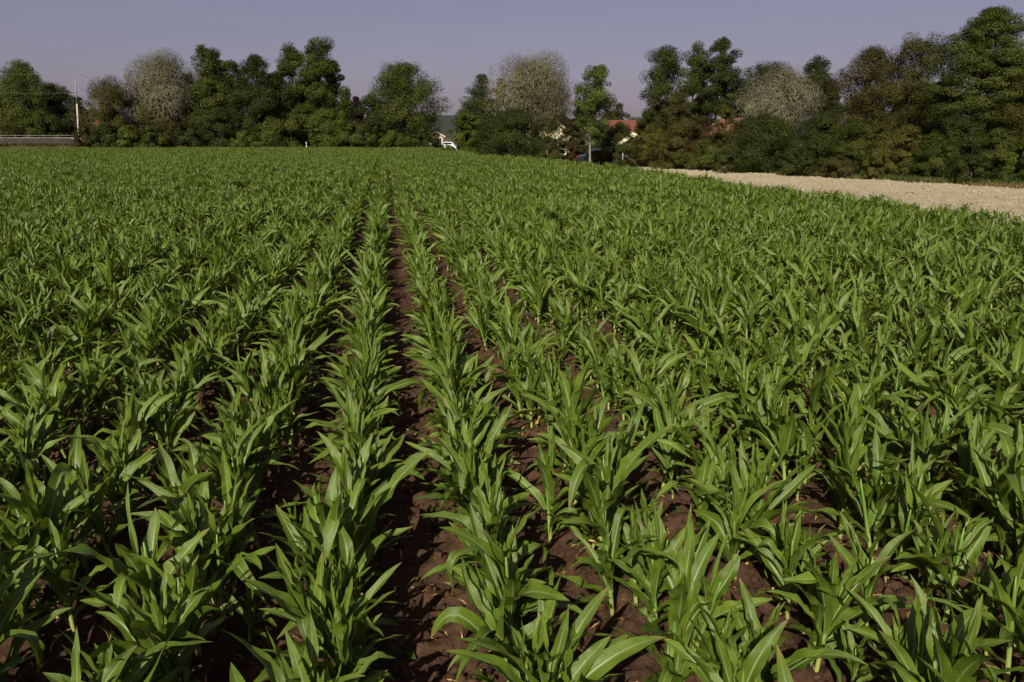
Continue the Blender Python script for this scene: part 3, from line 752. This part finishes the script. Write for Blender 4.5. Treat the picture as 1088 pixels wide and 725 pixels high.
for a in [(370, 104, 20, 150, 'mid', 'green tree top behind the copper leaved shrub', G1), (398, 100, 22, 146, 'deep', 'dark tree pressed against left side of the big round tree', G1),
          (702, 106, 28, 97, 'deep', 'dark shrub mass behind the stem of the airy aspen', G3), (745, 98, 26, 99, 'mid', 'green tree behind the narrow ragged tree', G3),
          (780, 92, 26, 99, 'deep', 'dark tree between the dark column tree and the silvery cone', G3), (878, 96, 22, 90, 'deep', 'dark tree left behind the sparse brownish tree', G3),
          (905, 100, 30, 74, 'olive', 'olive thicket around the stem of the sparse brownish tree', G3), (940, 90, 30, 70, 'deep', 'dark thicket below the leafy leaning tree', G3),
          (725, 118, 24, 76, 'mid', 'green shrub behind the tall brown olive bush', G4), (690, 116, 18, 82, 'deep', 'dark shrub right of the orange red roof', G4),
          (1062, 70, 34, 58, 'mid', 'green tree between the tallest right tree and the right edge', G3), (160, 98, 20, 156, 'deep', 'dark tree top between the two left willows', G1),
          (208, 74, 16, 156, 'deep', 'dark tree top behind right side of the silvery left willow', G1), (334, 80, 24, 156, 'deep', 'dark tree behind the slim leafy tree and ragged poplar', G1)]:
    veg('tree' if a[6] in (G1, G3) else 'shrub', a[5], 'tree' if a[6] in (G1, G3) else 'shrub', a[0], a[1], a[2], a[3], 'dome', a[4], 700+a[0], None, a[6], clump=.22)

# ------------------------------------------------------------------ buildings
plaster = plain('white_plaster', (.74, .71, .432), .8, .06, 1.2); cream = plain('cream_plaster', (.62, .50, .36), .85, .1, 1.2)
tile_r = plain('red_roof_tiles', (.22, .07, .045), .8, .25, 5); tile_o = plain('orange_roof_tiles', (.145, .048, .030), .8, .2, 5); tile_b = plain('brown_roof_tiles', (.16, .070, .050), .8, .25, 5)
glass = plain('window_glass', (.03, .035, .045), .08, .1, 2, 0, .6); wood = plain('painted_wood', (.70, .68, .64), .6, .08, 6); dark_wood = plain('brown_wood', (.10, .055, .035), .7, .2, 6)
def house(label, loc, rz, L, Wd, eave, ridge, wallm, roofm, chimney=True):
    """gable ends face +-Y; ridge along Y"""
    o = thing('house', label, 'house', loc, rz)
    h = Wd/2
    MB().prism([(-h, -.3), (h, -.3), (h, eave), (0, ridge-.12), (-h, eave)], -L/2, L/2).build('wall', wallm, o)
    sl = (ridge-eave)/h; ov = .45
    for s in (-1, 1):
        xe = s*(h+ov); ze = eave-sl*ov
        rf = MB().prism([(0, ridge), (xe, ze), (xe, ze+.16), (0, ridge+.2)] if s > 0 else [(0, ridge), (0, ridge+.2), (xe, ze+.16), (xe, ze)], -L/2-.4, L/2+.4).build('roof', roofm, o)
        vb = MB()
        for ye in (-L/2-.43, L/2+.40):
            vb.prism([(s*.0, ridge-.16), (xe, ze-.16), (xe, ze+.18), (s*.0, ridge+.22)] if s > 0 else [(0, ridge-.16), (0, ridge+.22), (xe, ze+.18), (xe, ze-.16)], ye, ye+.03)
        vb.build('verge_board', wallm, rf)
    if chimney:
        MB().box(.5, 1.1, -1, -.35, ridge-1.0, ridge+(1.5 if L == 5 else .9)).build('chimney', wallm if L == 5 else tile_b, o)
    for (wx, wz) in ((-h*.5, .9 if eave > 2.4 else .3), (h*.5, .9 if eave > 2.4 else .3)) + (((-h*.32, eave+.3), (h*.32, eave+.3)) if ridge-eave > 2.4 else ()):
        f = MB().box(wx-.55, wx+.55, -L/2-.05, -L/2+.05, wz, wz+1.25).build('window', wood, o)
        MB().box(wx-.46, wx-.03, -L/2-.056, -L/2-.052, wz+.09, wz+1.16).box(wx+.03, wx+.46, -L/2-.056, -L/2-.052, wz+.09, wz+1.16).build('pane', glass, f)
    for yy in (np.linspace(-L/2+1.5, L/2-1.5, 3) if eave > 2.4 else ()):
        for s in (-1, 1):
            x0, x1 = sorted((s*(h-.03), s*(h+.05)))
            f = MB().box(x0, x1, yy-.5, yy+.5, 1.0, 2.2).build('window', wood, o)
            xa, xb = sorted((s*(h+.052), s*(h+.056))); MB().box(xa, xb, yy-.42, yy+.42, 1.08, 2.12).build('pane', glass, f)
    d = MB().box(-.5, .5, -L/2-.06, -L/2+.05, -.1, 2.05).build('door', dark_wood, o)
    MB().box(.34, .40, -L/2-.11, -L/2-.061, .95, 1.08).build('handle', plain('brass', (.5, .4, .2), .4, .1, 5, 1), d)
    return o
def at_house(px, D): x, y = foot(px, D); return (x, y, .05)
house('white gabled house with brown roof half hidden under the pale willow', at_house(588, 104), -R(25), 9, 6.5, 2.8, 5.6, plaster, tile_b)
house('house with orange red tiled roof behind the young poplar', at_house(664, 122), R(84), 6, 6, 2.6, 4.7, plaster, tile_o, False)
house('small white shed with pale verge behind the tangled dark bush', at_house(670, 66), -R(15), 4, 3.2, 1.6, 2.6, plaster, tile_b, False)
house('house behind the yellow olive shrub showing only a white chimney', at_house(782, 80), R(20), 5, 4, 2.8, 4.1, plaster, tile_b, True)
house('far house with red roof beyond the low conifer on the left', at_house(108, 235), R(70), 9, 8, 4.8, 7.4, cream, tile_o, False)
house('cream house behind the parked white car in the gap', at_house(460, 172), R(8), 6, 3.4, 2.5, 3.4, cream, tile_b, False)

# ------------------------------------------------------------------ cars in the gaps
tyre = plain('rubber', (.02, .02, .02), .85, .1, 8); rim_m = plain('alloy', (.45, .45, .46), .35, .1, 8, .9); lamp_w = plain('lamp_glass', (.7, .7, .68), .15, .05, 8); lamp_r = plain('red_lamp', (.35, .02, .02), .2, .05, 8)
def car(label, loc, rz, paint):
    o = thing('parked_car', label, 'car', loc, rz)
    prof_ = [(-2.1, .32), (-2.12, .75), (-1.95, .92), (-1.1, 1.0), (.95, .98), (1.9, .80), (2.1, .62), (2.08, .32)]
    b = MB().prism(prof_, -.85, .85).build('body', paint, o, bevel=.06)
    MB().prism([(-1.55, .96), (-1.15, 1.42), (.15, 1.46), (.95, .96)], -.74, .74).build('cabin', paint, o, bevel=.07)
    wn = [(-1.30, 1.0), (-1.05, 1.34), (.10, 1.37), (.62, 1.0)]
    for s in (-1, 1):
        MB().prism(wn, *sorted((s*.742, s*.746))).build('window', glass, o)
    MB().add([(.92, -.62, 1.0), (.92, .62, 1.0), (.26, .58, 1.41), (.26, -.58, 1.41)], [(0, 1, 2, 3)]).build('windscreen', glass, o)
    for x in (-1.3, 1.3):
        for s in (-1, 1):
            wl = link('wheel', None, o); wl.location = (x, s*.78, .31)
            MB().tube([(0, -.1, 0), (0, .1, 0)], .31, 20).build('tyre', tyre, wl); MB().tube([(0, s*.101, 0), (0, s*.115, 0)], .19, 16).build('rim', rim_m, wl)
    for s in (-1, 1):
        MB().box(2.03, 2.12, s*.62-.16, s*.62+.16, .60, .74).build('headlight', lamp_w, o); MB().box(-2.14, -2.06, s*.66-.12, s*.66+.12, .68, .88).build('tail_light', lamp_r, o)
    MB().box(2.06, 2.16, -.8, .8, .34, .52).build('bumper', paint, o, bevel=.02)
    return o
car('white car parked in the gap between round tree and spruce', at_house(474, 139), R(168), plain('white_car_paint', (.75, .75, .74), .25, .03, 2, 0, .5))
car('blue car half hidden beside the stem of the young poplar', at_house(640, 66), R(-9), plain('blue_car_paint', (.012, .021, .050), .25, .05, 2, 0, .5))
# drive surface under the white car
x0, y0 = foot(450, 134.5); x1, y1 = foot(500, 134.5); x2, y2 = foot(500, 190); x3, y3 = foot(450, 190)
sheet('driveway', [(x0, y0), (x1, y1), (x2, y2), (x3, y3)], .075, M['road'])

# marker post at the crop edge
px_, py_ = foot(326, 134); mp = thing('marker_post', 'small white marker post at the crop edge before the shrubs', 'post', (px_, py_, .05))
MB().prism([(-.07, -.1), (.07, -.1), (.07, 1.4), (0, 1.5), (-.07, 1.4)], -.05, .05).build('shaft', wood, mp, bevel=.01)
MB().box(-.073, .073, -.053, .053, 1.0, 1.15).build('band', plain('black_paint', (.02, .02, .02), .5), mp)

# ------------------------------------------------------------------ road on its embankment, guard rail, pole, wires
def world_line(px0, D0, px1, D1): return np.array(foot(px0, D0)), np.array(foot(px1, D1))
a, b = world_line(-190, 150, 96, 146); d = (b-a)/np.linalg.norm(b-a); nrm = np.array([-d[1], d[0]])
if nrm @ FWD < 0: nrm = -nrm
RH = at(40, 146.6, 148)[2]
def strip3(name, offs, m, kind='structure'):
    V = []; n = 60
    for i in range(n):
        p = a + (b-a)*i/(n-1); e = min(1, (n-1-i)/6)
        for o_, z_ in offs:
            q_ = p + nrm*o_; V.append((q_[0], q_[1], max(.06, z_*e + .25*(hash2(np.array([i]), np.array([int(o_*10)]), 9)[0]-.5)*(0 < o_ < 2.4))))
    k = len(offs); ii = np.arange(n*k).reshape(n, k)
    FF = np.stack([ii[:-1, :-1], ii[:-1, 1:], ii[1:, 1:], ii[1:, :-1]], -1).reshape(-1, 4)
    return tag(link(name, mesh_np(name, V, FF, [m])), kind=kind)
strip3('embankment', [(-.3, .06), (.6, .45), (1.4, RH*.72), (2.2, RH-.12), (2.9, RH-.06)], M['gravel'])
strip3('road', [(2.85, RH-.05), (2.9, RH+.02), (10.5, RH+.04), (10.6, RH-.3), (13, .05)], M['road'])
steel = plain('galvanised_steel', (.15, .135, .115), .6, .12, 3, .2)
gr = thing('guard_rail', 'pale steel guard rail along the raised road on the left', 'guard rail', (0, 0, 0))
rail = MB(); 
ra = a + nrm*3.2; rb = a + (b-a)*.90 + nrm*3.2
rail.tube([(ra[0], ra[1], RH+.42), (rb[0], rb[1], RH+.42)], .065, 6).build('rail', steel, gr)
for i in range(18):
    p = ra + (rb-ra)*i/17 + nrm*.22
    MB().box(p[0]-.06, p[0]+.06, p[1]-.06, p[1]+.06, RH-.1, RH+.6).build('post', steel, gr)
conc = plain('weathered_concrete', (.46, .43, .385), .85, .12, 2); grey = plain('grey_metal', (.24, .23, .22), .6, .15, 4, .1); porc = plain('porcelain', (.25, .16, .12), .3, .1, 5)
PD = 144
xb, yb = foot(84.5, PD); xt, yt, zt = at(80, 80, PD)
up_ = thing('utility_pole', 'leaning pale concrete utility pole beside the raised road', 'utility pole', (xb, yb, .05))
T = np.array([xt-xb, yt-yb, zt-.05])
MB().tube([T*t for t in (-.01, .3, .62)], [.19, .16, .135], 12).build('lower_shaft', conc, up_, smooth=True)
MB().tube([T*t for t in (.621, .8, 1.0)], [.12, .105, .09], 10).build('upper_shaft', grey, up_, smooth=True)
Rg = np.array([RGT[0], RGT[1], 0]); tips = []
for (t, l0, l1) in ((.985, -.7, .9), (.80, -.4, 1.0), (.74, -1.1, .35)):
    c_ = T*t; fw = np.array([FWD[0], FWD[1], 0])*-.12
    ca = MB().tube([c_+Rg*l0+fw, c_+Rg*l1+fw], .065, 6).build('crossarm', grey, up_)
    for l in (l0, l1):
        p = c_+Rg*l+fw; MB().tube([p+np.array((0, 0, .05)), p+np.array((0, 0, .13)), p+np.array((0, 0, .30))], [.05, .09, .04], 8).build('insulator', porc, ca)
        tips.append(np.array([xb, yb, .05]) + p + np.array((0, 0, .30)))
wire_m = plain('wire', (.12, .12, .13), .6, .1, 4)
def wire(label, pts, sag):
    p0, p1 = np.array(pts[0]), np.array(pts[1]); t = np.linspace(0, 1, 18)
    P = p0 + (p1-p0)*t[:, None]; P[:, 2] -= sag*4*t*(1-t)
    o = MB().tube(P, .02, 5).build('power_line', wire_m); tag(o, label, 'power line', 'wires on the utility pole')
wire('upper wire from the utility pole out past the left edge', (tips[0], at(-260, 55, 150)), 1.2)
wire('lower wire from the utility pole out past the left edge', (tips[4], at(-260, 76, 150)), 1.2)
wire('upper wire from the utility pole to the olive brown willow', (tips[1], at(175, 104, 175)), .8)
wire('lower wire from the utility pole to the olive brown willow', (tips[3], at(175, 118, 175)), .8)

# ------------------------------------------------------------------ verge grass and weeds
def blades(P, h, wd, seed, lean=.45):
    q = np.random.default_rng(seed); n = len(P); az = q.uniform(0, 2*PI, n); H_ = h*q.uniform(.5, 1.4, n); l = lean*H_*q.random(n)
    d = np.stack([np.cos(az), np.sin(az), 0*az], -1); s = np.stack([-np.sin(az), np.cos(az), 0*az], -1)
    m = P + d*(l*.3)[:, None] + np.array([0, 0, 1])*(H_*.6)[:, None]; t = P + d*l[:, None] + np.array([0, 0, 1])*(H_*.95)[:, None]
    V = np.stack([P-s*wd/2, P+s*wd/2, m+s*wd*.4, t, m-s*wd*.4], 1).reshape(-1, 3)
    b_ = (np.arange(n)*5)[:, None]; F_ = np.concatenate([b_+np.array([[0, 1, 2, 4]])], 0); F3 = b_+np.array([[4, 2, 3]])
    return V, [tuple(f) for f in F_] + [tuple(f) for f in F3]
def verge(name, label, cat, P, h, wd, m, seed):
    V, F_ = blades(P, h, wd, seed); q = np.random.default_rng(seed)
    tint = np.repeat(np.clip(vnoise(P[:, 0]*.7, P[:, 1]*.7, seed)+q.normal(0, .18, len(P)), 0, 1), 5).astype(np.float32)
    tag(link(name, mesh_np(name, V, F_, [FOL[m]], attrs={'tint': ('FLOAT', tint)})), label, cat, None, 'stuff')
q = np.random.default_rng(77)
upa = np.array([on_plane(x, y, 0) for x, y in [(655, 177), (690, 179), (760, 183.4), (900, 191.5), (1000, 197.4), (1088, 203), (1200, 210)]])
def along(n, w0, w1):
    t = q.uniform(0, len(upa)-1.001, n); i = t.astype(int); f = (t-i)[:, None]; p = upa[i]*(1-f)+upa[i+1]*f
    dd_ = upa[i+1]-upa[i]; nn = np.stack([dd_[:, 1], -dd_[:, 0]], -1); nn /= np.linalg.norm(nn, axis=1)[:, None]
    nn = np.where((nn @ np.array([1., .3]) < 0)[:, None], -nn, nn)
    p = p + nn*q.uniform(w0, w1, n)[:, None]; return np.concatenate([p, np.full((n, 1), .05)], 1)
P = along(26000, -.15, 3.6); k = vnoise(P[:, 0]*.35, P[:, 1]*.35, 51) + q.normal(0, .15, len(P)) > .36
verge('verge_grass', 'dry brownish grass verge between the pale strip and the hedge', 'grass', P[k], .20, .035, 'grass', 61)
P = along(16000, .1, 4.2); k = vnoise(P[:, 0]*.35+9, P[:, 1]*.35, 52) + q.normal(0, .12, len(P)) > .58
verge('verge_weeds', 'green weeds growing in the verge below the hedge', 'weeds', P[k], .30, .06, 'weed', 62)
n = 24000; ps = []
pxs = q.uniform(-40, 480, n); Ds = q.uniform(FAR_D+.6, FAR_D+11, n)
kk = Ds*math.cos(PITCH)+CAMH*math.sin(PITCH); P = RGT*(((pxs-544)/FPX*kk)[:, None]) + FWD*Ds[:, None]
verge('field_margin_grass', 'rough grass margin between the far crop edge and the tree line', 'grass', np.concatenate([P, np.full((n, 1), .05)], 1), .60, .09, 'grass', 63)
n = 9000; t = q.uniform(-.05, 1.05, n); P2 = a + (b-a)*t[:, None] + nrm*q.uniform(-1.5, 1.6, n)[:, None]; k = vnoise(t*60, t*0, 71) + q.normal(0, .12, n) > .3
verge('bank_weeds', 'rank brown green weeds along the foot of the raised road', 'weeds', np.concatenate([P2, np.full((n, 1), .1)], 1)[k], 1.0, .16, 'olive', 64)

n = 2600; D_ = 1.7 + 8*q.random(n)**1.2; pxs = q.uniform(-60, 1150, n)
P = RGT*(((pxs-544)/FPX*D_)[:, None]) + FWD*D_[:, None]; P = np.concatenate([P, (ground_z(P[:, 0], P[:, 1])+.012)[:, None]], 1)
nn = np.tile(np.array([0, 0, 1.0]), (n, 1)) + q.normal(0, .35, (n, 3)); V, F_ = cards(P, nn, .07, .13, 91)
tag(link('straw_litter', mesh_np('straw_litter', V, F_, [M['dry_leaf']])), 'dry straw and withered leaf bits scattered on the soil', 'litter', None, 'stuff')
n = 420; D_ = 1.8 + 9*q.random(n)**1.1; pxs = q.uniform(-60, 1150, n)
P = RGT*(((pxs-544)/FPX*D_)[:, None]) + FWD*D_[:, None]; k = vnoise(P[:, 0]*1.3, P[:, 1]*1.3, 95) > .45; P = P[k]; n = len(P)
P = np.concatenate([P, (ground_z(P[:, 0], P[:, 1])+.03)[:, None]], 1); P = np.repeat(P, 7, 0); az = q.uniform(0, 6.28, len(P)); rr = q.uniform(.015, .055, len(P))
P = P + np.stack([np.cos(az)*rr, np.sin(az)*rr, q.uniform(-.005, .03, len(P))], -1); nn = np.stack([np.cos(az)*.4, np.sin(az)*.4, 1+0*az], -1) + q.normal(0, .2, (len(P), 3))
V, F_ = cards(P, nn, .055, .5, 92, np.stack([np.cos(az), np.sin(az), .3+0*az], -1))
tag(link('seedling_weeds', mesh_np('seedling_weeds', V, F_, [FOL['weed']], attrs={'tint': ('FLOAT', q.random(len(V)).astype(np.float32))})), 'small green weed seedlings between the maize rows', 'weeds', None, 'stuff')

def strip_clods():
    n = 9000; t_ = (1+5**.5)/2
    ov = np.array([(1,0,0),(-1,0,0),(0,1,0),(0,-1,0),(0,0,1),(0,0,-1)], float); of = np.array([(0,2,4),(2,1,4),(1,3,4),(3,0,4),(2,0,5),(1,2,5),(3,1,5),(0,3,5)])
    yy = 12 + 50*q.random(n)**1.3; order = np.argsort([p[1] for p in up]); xr = np.interp(yy, np.array([p[1] for p in up])[order], np.array([p[0] for p in up])[order])
    xx = gx2 + (np.maximum(xr, gx2+.3)-gx2)*q.random(n)
    sz = .025 + .075*q.random(n)**3
    V = ov[None]*(1+q.normal(0, .25, (n, 6, 1)))*sz[:, None, None]*q.uniform(.6, 1.2, (n, 1, 3)) + np.stack([xx, yy, .10+0*xx], -1)[:, None]
    return mesh_np('field_clods', V.reshape(-1, 3), (of[None]+(np.arange(n)*6)[:, None, None]).reshape(-1, 3), [M['strip']])
tag(link('field_clods', strip_clods()), 'pale dry clods lying on the bare strip', 'clods', None, 'stuff')
